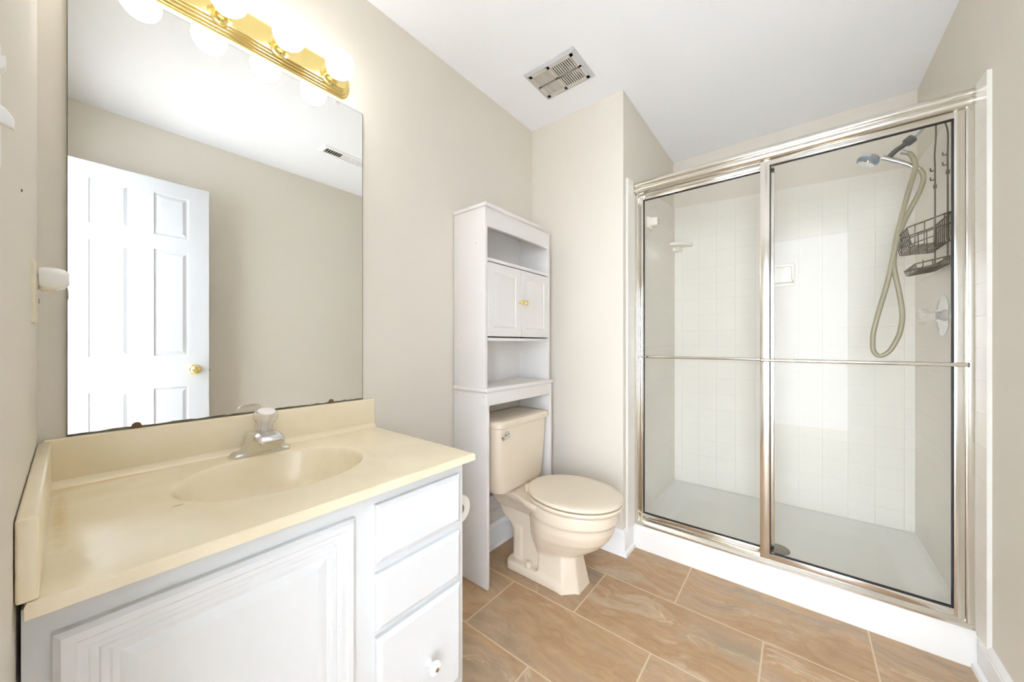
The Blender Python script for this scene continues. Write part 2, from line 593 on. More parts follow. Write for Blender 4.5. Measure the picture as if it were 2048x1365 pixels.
baseboard('baseboard_north', (0.735, YN, 0), (XE, YN, 0), (0, -1, 0), 0, -1)
baseboard('baseboard_east', (XE, YN, 0), (XE, YJ, 0), (-1, 0, 0), -1, 1)
baseboard('baseboard_return', (XE, YJ, 0), (1.934, YJ, 0), (0, -1, 0), 1, 0)
baseboard('baseboard_south', (1.934, YS, 0), (XW, YS, 0), (0, 1, 0), 0, -1)

# wall tile in the shower (tops run a little out of level, as laid)
t1 = MB()
ya, yb = YJ - 0.011, YJ
t1.poly([(1.868, ya, 0.105), (XS, ya, 0.105), (XS, ya, 2.095), (1.868, ya, 1.99)], (0, 0.011, 0))
struct(t1.build('trim_3', M['tile_side'], smooth=0))
t2 = MB()
t2.poly([(XS - 0.011, ya, 0.105), (XS - 0.011, YS + 0.011, 0.105), (XS - 0.011, YS + 0.011, 2.04), (XS - 0.011, ya, 2.095)], (0.011, 0, 0))
struct(t2.build('trim_4', M['tile_back'], smooth=0))
t3 = MB()
t3.poly([(1.868, YS, 0.105), (XS, YS, 0.105), (XS, YS, 2.04), (1.868, YS, 1.995)], (0, 0.011, 0))
struct(t3.build('trim_5', M['tile_side'], smooth=0))

# ------------------------------------------------------------------ entry door, swung open
PF = -0.325          # face towards the vanity
door = struct(thing('door_1', 'white six-panel door standing open with a brass knob', 'door', (-0.041, PF - 0.018, 0.0)))
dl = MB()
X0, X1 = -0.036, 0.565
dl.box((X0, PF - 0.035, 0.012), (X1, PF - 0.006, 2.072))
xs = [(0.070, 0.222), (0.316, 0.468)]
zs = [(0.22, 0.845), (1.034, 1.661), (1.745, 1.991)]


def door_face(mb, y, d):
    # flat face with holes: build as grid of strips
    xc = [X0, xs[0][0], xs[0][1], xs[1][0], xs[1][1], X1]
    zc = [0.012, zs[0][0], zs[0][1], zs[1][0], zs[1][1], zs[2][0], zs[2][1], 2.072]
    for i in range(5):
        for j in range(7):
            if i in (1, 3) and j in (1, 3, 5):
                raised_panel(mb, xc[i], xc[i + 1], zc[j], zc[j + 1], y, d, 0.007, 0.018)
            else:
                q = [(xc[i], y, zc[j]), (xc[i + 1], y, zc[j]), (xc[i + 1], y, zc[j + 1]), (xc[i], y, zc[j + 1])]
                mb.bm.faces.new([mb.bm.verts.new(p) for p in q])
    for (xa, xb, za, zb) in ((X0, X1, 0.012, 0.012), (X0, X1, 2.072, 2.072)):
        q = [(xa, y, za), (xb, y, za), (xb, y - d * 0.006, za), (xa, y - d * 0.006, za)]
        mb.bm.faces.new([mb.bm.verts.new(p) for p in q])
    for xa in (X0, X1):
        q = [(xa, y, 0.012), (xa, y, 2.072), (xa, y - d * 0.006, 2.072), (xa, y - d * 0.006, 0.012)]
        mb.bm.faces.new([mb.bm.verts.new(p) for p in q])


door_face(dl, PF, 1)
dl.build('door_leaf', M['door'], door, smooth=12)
kn = MB()
kn.lathe([(0.0, 0), (0.031, 0), (0.031, 0.004), (0.026, 0.009), (0.013, 0.012), (0.012, 0.03), (0.02, 0.036), (0.026, 0.045), (0.026, 0.054), (0.02, 0.061), (0.008, 0.0635), (0.008, 0.061), (0, 0.061)], (0.494, PF, 0.947), (0, 1, 0))
kn.build('door_knob', M['brass'], door)
kn = MB()
kn.lathe([(0.0, 0), (0.031, 0), (0.026, 0.009), (0.012, 0.012), (0.012, 0.03), (0.026, 0.045), (0.026, 0.054), (0, 0.062)], (0.494, PF - 0.035, 0.947), (0, -1, 0))
kn.build('door_knob', M['brass'], door)
B((X1 - 0.001, PF - 0.03, 0.91), (X1 + 0.0015, PF - 0.006, 0.967)).build('latch_plate', M['oldbrass'], door)
MB().cyl((X1, PF - 0.018, 0.938), (X1 + 0.009, PF - 0.018, 0.938), 0.006).build('latch_bolt', M['oldbrass'], door)
for z in (0.25, 1.05, 1.85):
    MB().cyl((-0.04, PF + 0.004, z - 0.045), (-0.04, PF + 0.004, z + 0.045), 0.006).build('hinge', M['brass'], door)

# ------------------------------------------------------------------ vanity cabinet
van = thing('vanity_cabinet', 'white painted vanity cabinet under the cream marble top', 'cabinet', (0.35, 1.03, 0))
VX0, VX1, VF = -0.037, 0.732, 0.775
vb = MB()
for lo, hi in (((VX0, VF, 0.107), (VX1, VF + 0.018, 0.765)), ((VX0, VF + 0.018, 0.107), (VX0 + 0.016, YN - 0.003, 0.765)), ((VX1 - 0.016, VF + 0.018, 0.107), (VX1, YN - 0.003, 0.765)),
               ((VX0 + 0.016, VF + 0.018, 0.107), (VX1 - 0.016, YN - 0.003, 0.123)), ((VX0 + 0.016, YN - 0.009, 0.123), (VX1 - 0.016, YN - 0.003, 0.765))):
    vb.box(lo, hi, 0.001)
vb.build('carcass', M['white'], van)
B((VX0, VF + 0.07, 0.0), (VX1 - 0.003, YN - 0.02, 0.107)).build('toe_kick', M['white'], van)
# door with stepped frame moulding and raised field
FY = 0.757
vd = MB()


def mould(mb, x0, x1, z0, z1, steps):
    """steps: (inset, y)"""
    rings = [[(x0 + i, y, z0 + i), (x1 - i, y, z0 + i), (x1 - i, y, z1 - i), (x0 + i, y, z1 - i)] for i, y in steps]
    mb.loft(rings)


mould(vd, -0.012, 0.398, 0.135, 0.722, [(0, VF), (0, FY + 0.006), (0.007, FY), (0.018, FY), (0.021, FY + 0.003), (0.03, FY + 0.002), (0.033, FY + 0.0065), (0.04, FY + 0.0065), (0.042, FY + 0.004), (0.05, FY + 0.004), (0.053, FY + 0.009), (0.060, FY + 0.010), (0.078, FY + 0.004), (0.0785, FY + 0.004)])
vd.build('cabinet_door', M['white'], van, smooth=20)
for i, (z0, z1) in enumerate(((0.594, 0.731), (0.437, 0.569), (0.142, 0.419))):
    dr = MB()
    mould(dr, 0.450, 0.711, z0, z1, [(0, VF), (0, FY + 0.007), (0.009, FY + 0.001), (0.012, FY), (0.013, FY)])
    d = dr.build('drawer_front', M['white'], van, smooth=20)
    if i == 2:
        k = MB().lathe([(0, 0), (0.011, 0), (0.009, 0.004), (0.007, 0.012), (0.010, 0.016), (0.016, 0.021), (0.0175, 0.026), (0.016, 0.031), (0.010, 0.034), (0, 0.0345)], (0.595, FY + 0.0005, 0.268), (0, -1, 0))
        kb = k.build('knob', M['porc'], d)
        kb['label'] = 'white porcelain knob'
        MB().lathe([(0, 0), (0.0055, 0), (0.005, 0.0015), (0, 0.002)], (0.595, FY - 0.034, 0.268), (0, -1, 0)).build('knob_screw', M['oldbrass'], d)

# ------------------------------------------------------------------ counter with integral bowl
top = thing('vanity_countertop', 'cream cultured marble vanity top with an oval basin', 'countertop', (0.36, 1.02, 0.765))
CX0, CX1, CF, CZ = -0.033, 0.748, 0.738, 0.786
bx, by, ba, bb = 0.345, 1.040, 0.205, 0.163
cb = MB()
NR = 72


def counter_ring(k):
    """outer rectangle point for angle k, straight out from the bowl's centre"""
    a = 2 * math.pi * k / NR
    dx, dy = math.cos(a), math.sin(a)
    best = 1e9
    for lim, comp, c0 in ((CX1, dx, bx), (CX0, dx, bx), (1.29, dy, by), (CF, dy, by)):
        if abs(comp) > 1e-9:
            t = (lim - c0) / comp
            if t > 0: best = min(best, t)
    return bx + dx * best, by + dy * best


outer = [counter_ring(k) for k in range(NR)]
for cxy in ((CX1, 1.29), (CX0, 1.29), (CX0, CF), (CX1, CF)):      # snap the nearest ring points to the corners
    k = min(range(NR), key=lambda i: (outer[i][0] - cxy[0]) ** 2 + (outer[i][1] - cxy[1]) ** 2)
    outer[k] = cxy


def ell(s, z, dy=0.0):
    return [(bx + ba * s * math.cos(2 * math.pi * k / NR), by + dy + bb * s * math.sin(2 * math.pi * k / NR), z) for k in range(NR)]


rings = [[(x, y, 0.766) for x, y in outer], [(x, y, CZ - 0.004) for x, y in outer]]
rings.append([(min(max(x, CX0), CX1 - 0.003) if x > bx else max(x, CX0 + 0.002), max(y, CF + 0.004), CZ - 0.0005) for x, y in outer])
rings.append([(min(max(x, CX0), CX1 - 0.007) if x > bx else max(x, CX0 + 0.004), max(y, CF + 0.009), CZ) for x, y in outer])
for s, dz in ((1.05, 0.0), (1.02, -0.001), (1.0, -0.003), (0.98, -0.008), (0.955, -0.02), (0.91, -0.045), (0.83, -0.075), (0.70, -0.100), (0.5, -0.116), (0.28, -0.124), (0.09, -0.127)):
    rings.append(ell(s, CZ + dz, (1 - s) * 0.015))
cb.loft(rings, cap0=False, cap1=True)
slab = cb.build('basin_slab', M['marble'], top, smooth=35)
MB().lathe([(0, 0), (0.021, 0), (0.021, 0.002), (0.016, 0.003), (0.015, 0.001), (0, 0.001)], (bx, by + 0.013, CZ - 0.1275)).build('drain', M['chrome'], top)
bs = MB()
bs.box((CX0, 1.283, CZ - 0.01), (CX1, YN - 0.002, 0.894), 0.004, 3)
bs.poly([(CX0, 1.2835, CZ - 0.0005), (CX0, 1.27, CZ - 0.0002), (CX0, 1.275, CZ + 0.003), (CX0, 1.2805, CZ + 0.009), (CX0, 1.2835, CZ + 0.016)], (CX1 - CX0 - 0.001, 0, 0))
bs.build('backsplash', M['marble'], top, smooth=40)
ss = MB()
ss.box((XW + 0.001, 0.741, CZ + 0.0), (-0.0215, 1.283, 0.891), 0.0035, 3)
ss.build('side_splash', M['marble'], top, smooth=40)

# ------------------------------------------------------------------ faucet
fc = thing('faucet', 'chrome single-handle faucet with a crystal knob behind the basin', 'faucet', (0.357, 1.235, CZ))
fb = MB()
fy0, fy1 = 1.208, 1.262
plate = [(0.278, 1.235), (0.290, fy0), (0.424, fy0), (0.436, 1.235), (0.424, fy1), (0.290, fy1)]
fb.loft([[(x, y, CZ) for x, y in plate], [(x, y, CZ + 0.006) for x, y in plate], [(0.357 + (x - 0.357) * 0.93, 1.235 + (y - 1.235) * 0.86, CZ + 0.011) for x, y in plate]])
fb.build('base_plate', M['chrome'], fc, smooth=20)
fs = MB()
# saddle-shaped body: concave flanks in front view
sec = []
for k in range(13):
    t = k / 12
    sec.append((0.357 - (0.056 - 0.030 * (t ** 0.7)), CZ + 0.008 + 0.054 * t ** 1.7))
prof = [(x, z) for x, z in sec] + [(2 * 0.357 - x, z) for x, z in reversed(sec)]
ringsf = []
for (y, zk, wk) in ((1.256, 1.0, 1.0), (1.235, 1.06, 1.0), (1.214, 1.0, 1.0), (1.208, 0.96, 0.98)):
    ringsf.append([(0.357 + (x - 0.357) * wk, y, CZ + (z - CZ) * zk) for x, z in prof])
fs.loft(ringsf)
fs.build('faucet_body', M['chrome'], fc, smooth=40)
sp = MB()
spr = []
for (y, z, hw, th) in ((1.252, CZ + 0.062, 0.026, 0.026), (1.225, CZ + 0.066, 0.030, 0.026), (1.195, CZ + 0.066, 0.031, 0.019), (1.168, CZ + 0.062, 0.031, 0.017), (1.152, CZ + 0.055, 0.030, 0.015), (1.146, CZ + 0.049, 0.028, 0.011)):
    spr.append([(0.362 - hw, y, z - 0.005), (0.362 - hw * 0.75, y, z), (0.362 + hw * 0.75, y, z), (0.362 + hw, y, z - 0.005), (0.362 + hw * 0.95, y, z - th), (0.362 - hw * 0.95, y, z - th)])
sp.loft(spr)
spo = sp.build('spout', M['chrome'], fc, smooth=25)
MB().cyl((0.362, 1.168, CZ + 0.048), (0.362, 1.167, CZ + 0.036), 0.010).build('aerator', M['chrome'], spo)
hax = Vector((0, -0.34, 1)).normalized()
h0 = Vector((0.366, 1.236, CZ + 0.064))
hb = MB().lathe([(0, 0), (0.019, 0), (0.0225, 0.004), (0.022, 0.024), (0.026, 0.034), (0.031, 0.043), (0.0305, 0.053), (0.025, 0.060), (0, 0.0605)], h0, hax, 72, 0.035, 12)
hdl = hb.build('crystal_knob', M['crystal'], fc, smooth=25)
hdl['label'] = 'clear fluted acrylic knob'
MB().lathe([(0, 0), (0.0215, 0), (0.022, 0.002), (0.016, 0.004), (0, 0.0045)], h0 + hax * 0.0605, hax).build('knob_cap', M['pinkcap'], hdl)
MB().cyl(h0 + hax * 0.001, h0 + hax * 0.030, 0.007).build('valve_stem', M['wplast'], hdl)

# ------------------------------------------------------------------ wall mirror
mi = thing('wall_mirror', 'large frameless mirror on the wall above the vanity', 'mirror', (0.353, 1.30, 0.895))
MX0, MX1, MZ0, MZ1 = -0.0005, 0.7075, 0.894, 1.984
mm_ = MB()
mm_.box((MX0 + 0.0015, 1.2985, MZ0 + 0.0045), (MX1 - 0.002, 1.303, MZ1 - 0.0015))
mm_.build('mirror_pane', M['mirror'], mi, smooth=0)
me_ = MB()
# tarnished silvering round the rim, uneven along the foot
random.seed(4)
for (a, b_) in (((MX0, MZ1 - 0.0015), (MX1, MZ1)), ((MX0, MZ0), (MX0 + 0.0015, MZ1)), ((MX1 - 0.0018, MZ0), (MX1, MZ1))):
    me_.box((a[0], 1.2984, a[1]), (b_[0], 1.3035, b_[1]))
n = 60
xsr = [MX0 + (MX1 - MX0) * k / n for k in range(n + 1)]
up = [MZ0 + 0.0055 + random.uniform(-0.0012, 0.0014) for _ in xsr]
me_.poly([(x, 1.2982, MZ0) for x in xsr] + [(x, 1.2982, z) for x, z in reversed(list(zip(xsr, up)))], (0, 0.005, 0))
me_.build('mirror_rim', M['sil'], mi, smooth=0)
for x in (0.1095, 0.589):
    k = MB()
    k.box((x - 0.011, 1.2955, MZ0 - 0.001), (x + 0.011, 1.2982, MZ0 + 0.006), 0.001)
    k.lathe([(0, 0), (0.009, 0), (0.008, 0.0025), (0, 0.003)], (x, 1.2982, MZ0 + 0.006), (0, -1, 0), 20)
    c = k.build('mirror_clip', M['rust'], mi)
    c['label'] = 'rusted metal mirror clip'
for x in (0.13, 0.612):
    k = B((x - 0.009, 1.293, MZ1 - 0.010), (x + 0.009, 1.2982, MZ1 + 0.012), 0.002)
    k.build('mirror_clip', M['clear'], mi)

# ------------------------------------------------------------------ vanity light bar
lb = thing('vanity_light', 'polished brass light bar with globe bulbs above the mirror', 'wall light', (0.353, YN, 2.055))
LX0, LX1 = 0.048, 0.658
lbm = MB()


def stad(inset, y, n=14):
    """bar outline: straight sides, ends rounded"""
    hz, zc = 0.056 - inset, 2.056
    x0, x1 = LX0 + inset, LX1 - inset
    r = hz * 0.98
    pts = []
    for k in range(n + 1):
        a = -math.pi / 2 + math.pi * k / n
        pts.append((x1 - r * 0.62 + 0.62 * r * math.cos(a), y, zc + hz * math.sin(a)))
    for k in range(n + 1):
        a = math.pi / 2 + math.pi * k / n
        pts.append((x0 + r * 0.62 + 0.62 * r * math.cos(a), y, zc + hz * math.sin(a)))
    return pts


st = [(0, YN)]
y = YN
ins = 0.0
for k in range(4):
    for (di, dy) in ((0.0, 0.002), (0.0012, 0.0045), (0.0032, 0.0062), (0.0055, 0.0068)):
        st.append((ins + di, y - dy))
    ins += 0.0062
    y -= 0.0066
st.append((ins + 0.002, y))
lbm.loft([stad(i, yy) for i, yy in st], cap0=True, cap1=True)
lbm.build('backplate', M['brass'], lb, smooth=35)
PY = y
for x in (0.125, 0.2720, 0.4190, 0.5720):
    sk = MB().lathe([(0, 0), (0.029, 0), (0.029, 0.002), (0.0235, 0.005), (0.0205, 0.010), (0.0205, 0.022), (0.0215, 0.030), (0.0225, 0.033), (0.0205, 0.0335), (0.018, 0.028), (0, 0.026)], (x, PY, 2.04), (0, -1, 0), 40)
    s_ = sk.build('lamp_socket', M['brass'], lb)
    bu = MB().lathe([(0, 0), (0.014, 0), (0.017, 0.008), (0.026, 0.016), (0.036, 0.028), (0.0425, 0.044), (0.044, 0.056), (0.0425, 0.069), (0.037, 0.081), (0.027, 0.092), (0.014, 0.0985), (0, 0.1)], (x, PY - 0.027, 2.04), (0, -1, 0), 40)
    b_ = bu.build('light_bulb', M['bulb'], lb, smooth=60)
    b_['label'] = 'lit white globe bulb'

# ------------------------------------------------------------------ etagere over the toilet
et = thing('bathroom_etagere', 'white over-toilet storage cabinet with open shelves and two small doors', 'cabinet', (1.44, 1.2, 0))
EX0, EX1, EY0, EY1 = 1.172, 1.705, 1.095, 1.300
TH = 0.016
for (x0, x1) in ((EX0, EX0 + TH), (EX1 - TH, EX1)):
    p = MB()
    p.box((x0, EY0, 0.907), (x1, EY1, 1.724), 0.001)
    sp_ = p.build('side_panel', M['etag'], et)
    p = MB()
    p.box((x0, EY0 - 0.012, 0.004), (x1, EY1, 0.886), 0.001)
    lp = p.build('leg_panel', M['etag'], et)
    sgn = -1 if x0 == EX0 else 1
    xo = EX0 if x0 == EX0 else EX1
    for (yy, zz, o_) in ((1.25, 1.56, sp_), (1.15, 1.57, sp_), (1.25, 1.135, sp_), (1.15, 1.135, sp_), (1.285, 0.873, lp), (1.285, 0.842, lp), (1.235, 0.872, lp), (1.105, 0.868, lp), (1.105, 0.828, lp)):
        MB().lathe([(0, 0), (0.0075, 0), (0.0058, 0.002), (0, 0.0028)], (xo, yy, zz), (sgn, 0, 0), 14).build('screw_cap', M['etag'], o_)
tp = MB()
tp.box((EX0 - 0.008, EY0 - 0.012, 1.724), (EX1 + 0.008, EY1, 1.741), 0.004, 3)
tp.build('top_board', M['etag'], et)
sh = B((EX0 - 0.010, EY0 - 0.018, 0.886), (EX1 + 0.010, EY1, 0.907), 0.007, 4)
sh.build('lower_shelf', M['etag'], et)
B((EX0 + TH, EY0 + 0.001, 1.484), (EX1 - TH, EY1 - 0.006, 1.499), 0.001).build('upper_shelf', M['etag'], et)
B((EX0 + TH, EY0 + 0.001, 1.120), (EX1 - TH, EY1 - 0.006, 1.134), 0.001).build('middle_shelf', M['etag'], et)
B((EX0 + TH, EY1 - 0.006, 0.907), (EX1 - TH, EY1 - 0.001, 1.724)).build('back_panel', M['etag'], et)
# arched valance
va = [(EX0 + TH, 1.724), (EX0 + TH, 1.638)]
for k in range(21):
    t = k / 20
    x = EX0 + TH + 0.02 + (EX1 - EX0 - 2 * TH - 0.04) * t
    va.append((x, 1.638 + 0.004 * math.sin(math.pi * t) ** 0.5))
va += [(EX1 - TH, 1.638), (EX1 - TH, 1.724)]
MB().poly([(x, EY0 + 0.002, z) for x, z in va], (0, 0.014, 0)).build('valance', M['etag'], et, smooth=20)
B((EX0 + TH, EY0 - 0.008, 0.826), (EX1 - TH, EY0 + 0.008, 0.886), 0.001).build('apron', M['etag'], et)
B((EX0 + TH, EY1 - 0.016, 0.205), (EX1 - TH, EY1, 0.29), 0.001).build('back_brace', M['etag'], et)
xm = (EX0 + EX1) / 2
for (x0, x1, kx) in ((EX0 + TH + 0.002, xm - 0.0015, xm - 0.017), (xm + 0.0015, EX1 - TH - 0.002, xm + 0.017)):
    d_ = MB()
    FYY = EY0 - 0.002
    i0 = 0.042
    d_.loft([[(x0 + i, yy, 1.1405 + i), (x1 - i, yy, 1.1405 + i), (x1 - i, yy, 1.4775 - i), (x0 + i, yy, 1.4775 - i)] for i, yy in ((0, EY0 + 0.014), (0, FYY + 0.001), (0.001, FYY), (i0, FYY), (i0 + 0.004, FYY + 0.004), (i0 + 0.008, FYY + 0.004), (i0 + 0.02, FYY + 0.001), (i0 + 0.021, FYY + 0.001))])
    dd = d_.build('cabinet_door', M['etag'], et, smooth=20)
    MB().lathe([(0, 0), (0.006, 0), (0.005, 0.003), (0.004, 0.010), (0.007, 0.014), (0.0115, 0.020), (0.012, 0.024), (0.009, 0.029), (0, 0.031)], (kx, FYY, 1.312), (0, -1, 0)).build('knob', M['brass'], dd)

# ------------------------------------------------------------------ toilet
tx = 1.462
to = thing('toilet', 'bone coloured two-piece toilet with its lid closed', 'toilet', (tx, 0.95, 0))
NB = 64


def egg(yf, yb, wd, z, yc=None):
    yc = yf + 0.215 if yc is None else yc
    yc = min(yc, (yf + yb) / 2 + 0.05)
    pts = []
    for k in range(NB):
        a = 2 * math.pi * k / NB
        c_, s_ = math.cos(a), math.sin(a)
        y_ = yc + ((yb - yc) if s_ > 0 else (yc - yf)) * s_
        pts.append((tx + wd * c_, y_, z))
    return pts


bo = MB()
bo.loft([egg(0.80, 0.99, 0.075, 0.12), egg(0.765, 1.0, 0.092, 0.15), egg(0.725, 1.01, 0.112, 0.175), egg(0.678, 1.015, 0.138, 0.21), egg(0.642, 1.02, 0.158, 0.25), egg(0.622, 1.02, 0.168, 0.29), egg(0.617, 1.02, 0.171, 0.325), egg(0.605, 1.025, 0.177, 0.333), egg(0.602, 1.025, 0.178, 0.375), egg(0.606, 1.025, 0.174, 0.385)])


def octo(hw, yf, yb, ch, z):
    return [(tx - hw, yb, z), (tx - hw, yf + ch, z), (tx - hw * 0.5, yf, z), (tx + hw * 0.5, yf, z), (tx + hw, yf + ch, z), (tx + hw, yb, z)]


bo.loft([octo(0.104, 0.752, 0.95, 0.055, 0.0), octo(0.100, 0.757, 0.95, 0.055, 0.02), octo(0.072, 0.787, 0.95, 0.05, 0.17), octo(0.072, 0.80, 0.95, 0.05, 0.23)])
# trap body behind the pedestal, with its step
side = [(0.86, 0.0), (1.118, 0.0), (1.118, 0.17), (1.135, 0.205), (1.185, 0.235), (1.205, 0.27), (1.212, 0.36), (0.86, 0.36)]
bo.loft([[(tx + s * 0.062, y, z) for y, z in side] for s in (-1, 1)])
dk = [(0.098, 1.245), (0.108, 1.235), (0.110, 1.12), (0.122, 1.05), (0.148, 0.985), (0.160, 0.93), (0.150, 0.86)]


def deck(k, z, dy=0.0):
    a = [(tx + x * k, y + dy, z) for x, y in dk]
    return a + [(2 * tx - x, y, z_) for x, y, z_ in reversed(a)]


bo.loft([deck(0.62, 0.285, -0.02), deck(0.80, 0.325, -0.01), deck(0.95, 0.352), deck(1.0, 0.365), deck(1.0, 0.385)])
bo.loft([rrect(tx, 0.975, 0.108, 0.165, 0.04, 0.0), rrect(tx, 0.975, 0.108, 0.165, 0.04, 0.036), rrect(tx, 0.975, 0.102, 0.159, 0.04, 0.045)])
bo.loft([rrect(tx, 1.085, 0.068, 0.028, 0.012, 0.03), rrect(tx, 1.085, 0.068, 0.028, 0.012, 0.20)])
bowl = bo.build('bowl', M['bone'], to, smooth=0, weld=False)
rm = bowl.modifiers.new('remesh', 'REMESH')
rm.mode = 'VOXEL'
rm.voxel_size = 0.0052
rm.use_smooth_shade = True
sm = bowl.modifiers.new('smooth', 'SMOOTH')
sm.factor = 0.5
sm.iterations = 5
for s in (-1, 1):
    MB().lathe([(0, 0), (0.0165, 0), (0.016, 0.012), (0.012, 0.02), (0, 0.0225)], (tx + s * 0.084, 1.005, 0.043)).build('bolt_cap', M['bone'], to, smooth=50)
se = MB()
se.loft([egg(0.594, 1.03, 0.176, 0.386), egg(0.588, 1.032, 0.182, 0.390), egg(0.583, 1.034, 0.187, 0.401), egg(0.587, 1.032, 0.184, 0.409)])
se.build('seat', M['seat'], to, smooth=45)
ld = MB()
ld.loft([egg(0.592, 1.03, 0.178, 0.4145), egg(0.584, 1.034, 0.186, 0.4175), egg(0.584, 1.034, 0.186, 0.425), egg(0.589, 1.030, 0.182, 0.4302), egg(0.62, 1.0, 0.155, 0.4325), egg(0.70, 0.95, 0.09, 0.4332), egg(0.78, 0.9, 0.03, 0.4335)])
ld.build('seat_lid', M['seat'], to, smooth=45)
for s in (-1, 1):
    MB().cyl((tx + s * 0.05, 1.035, 0.386), (tx + s * 0.05, 1.035, 0.418), 0.014).build('seat_hinge', M['seat'], to)
tk = MB()
tcx = 1.448
tk.loft([rrect(tcx, 1.178, 0.150, 0.070, 0.045, 0.384), rrect(tcx, 1.178, 0.176, 0.088, 0.045, 0.392), rrect(tcx, 1.178, 0.185, 0.096, 0.042, 0.415), rrect(tcx, 1.178, 0.200, 0.102, 0.04, 0.60), rrect(tcx, 1.178, 0.206, 0.104, 0.04, 0.708)])
tank = tk.build('tank', M['bone'], to, smooth=40)
tl = MB()
tl.loft([rrect(tcx, 1.178, 0.205, 0.104, 0.04, 0.706), rrect(tcx, 1.178, 0.217, 0.115, 0.045, 0.711), rrect(tcx, 1.178, 0.219, 0.117, 0.045, 0.728), rrect(tcx, 1.178, 0.215, 0.113, 0.045, 0.7385), rrect(tcx, 1.178, 0.206, 0.104, 0.045, 0.744), rrect(tcx, 1.178, 0.15, 0.06, 0.04, 0.746)])
tl.build('tank_lid', M['bone'], to, smooth=40)
lv = MB()
ly = 1.178 - 0.1035
lv.lathe([(0, 0), (0.017, 0), (0.016, 0.006), (0.010, 0.010), (0.009, 0.016), (0, 0.017)], (1.302, ly, 0.676), (0, -1, 0))
lv.tube([(1.302, ly - 0.014, 0.676), (1.285, ly - 0.018, 0.674), (1.262, ly - 0.019, 0.670), (1.250, ly - 0.019, 0.669)], lambda t: 0.0055 + 0.003 * t, 12)
lv.build('flush_lever', M['chrome'], to)

# ------------------------------------------------------------------ pipe flange behind the toilet
fl = MB().lathe([(0, 0), (0.017, 0), (0.016, 0.003), (0.009, 0.005), (0.006, 0.004), (0, 0.004)], (1.395, YN - 0.0143, 0.088), (0, -1, 0))
tag(fl.build('pipe_flange', M['oldbrass'], origin=(1.395, YN - 0.0143, 0.088)), 'small round brass flange on the baseboard behind the toilet', 'flange')

# ------------------------------------------------------------------ toilet paper on the side of the vanity
ph = thing('toilet_paper_holder', 'chrome toilet paper holder on the far side of the vanity', 'holder', (0.733, 1.0, 0.545))
B((0.7325, 0.985, 0.505), (0.739, 1.035, 0.565), 0.002).build('mounting_plate', M['chrome'], ph)
MB().tube(catmull([(0.738, 1.01, 0.545), (0.79, 1.01, 0.545), (0.822, 1.008, 0.545), (0.829, 0.995, 0.545), (0.829, 0.95, 0.545), (0.829, 0.905, 0.545)], 6), lambda t: 0.0185 if t > 0.62 else 0.007).build('holder_arm', M['chrome'], ph)
tr = thing('toilet_paper_roll', 'white toilet paper roll showing past the edge of the vanity', 'toilet paper', (0.829, 0.95, 0.545))
pr_ = MB().lathe([(0.0195, 0), (0.046, 0), (0.048, 0.002), (0.048, 0.098), (0.046, 0.1), (0.0195, 0.1), (0.0195, 0)], (0.829, 0.89, 0.545), (0, 1, 0), 40)
pr_ = MB()
rg = []
for (r, h) in ((0.0195, 0), (0.046, 0), (0.048, 0.002), (0.048, 0.098), (0.046, 0.1), (0.0195, 0.1), (0.0195, 0)):
    rg.append([(0.829 + r * math.cos(2 * math.pi * k / 40), 0.89 + h, 0.545 + r * math.sin(2 * math.pi * k / 40)) for k in range(40)])
pr_.loft(rg, False, False)
pr_.build('tissue', M['paper'], tr)
co = MB()
rg = []
for (r, h) in ((0.0185, 0.0), (0.0193, 0.0), (0.0193, 0.1), (0.0185, 0.1), (0.0185, 0.0)):
    rg.append([(0.829 + r * math.cos(2 * math.pi * k / 32), 0.89 + h, 0.545 + r * math.sin(2 * math.pi * k / 32)) for k in range(32)])
co.loft(rg, False, False)
co.build('cardboard_core', M['card'], tr)

# ------------------------------------------------------------------ shower pan
pan = thing('shower_pan', 'white acrylic shower base with a low curb', 'shower base', (2.37, 0.11, 0))
pm = MB()
px0, px1, py0, py1 = 1.953, XS - 0.001, YS + 0.001, YJ - 0.001


def prect(x0, x1, y0, y1, z):
    return [(x0, y0, z), (x1, y0, z), (x1, y1, z), (x0, y1, z)]


pm.loft([prect(px0 - 0.020, px1, py0, py1, 0.0), prect(px0 - 0.004, px1, py0, py1, 0.094), prect(px0 + 0.0025, px1, py0, py1, 0.106), prect(px0 + 0.009, px1, py0, py1, 0.1125), prect(px0 + 0.018, px1, py0, py1, 0.114), prect(2.045, px1 - 0.025, py0 + 0.025, py1 - 0.025, 0.113), prect(2.06, px1 - 0.045, py0 + 0.045, py1 - 0.045, 0.105), prect(2.075, px1 - 0.11, py0 + 0.10, py1 - 0.10, 0.062), prect(2.09, px1 - 0.15, py0 + 0.14, py1 - 0.14, 0.054), prect(2.20, 2.38, 0.0, 0.17, 0.047)])
pm.build('base', M['pan'], pan, smooth=35)
MB().lathe([(0, 0.0), (0.054, 0.0), (0.054, 0.003), (0.047, 0.0045), (0.045, 0.003), (0, 0.003)], (2.29, 0.087, 0.0475)).build('drain_cover', M['drain'], pan)
dh = MB()
for (r, k) in ((0.012, 6), (0.024, 12), (0.036, 16)):
    for j in range(k):
        a = 2 * math.pi * j / k
        dh.cyl((2.29 + r * math.cos(a), 0.087 + r * math.sin(a), 0.0495), (2.29 + r * math.cos(a), 0.087 + r * math.sin(a), 0.0503), 0.0032, n=8)
dh.build('drain_hole_shade', M['recess_shade'], pan, smooth=0)  # dark discs painted as the shade inside the holes

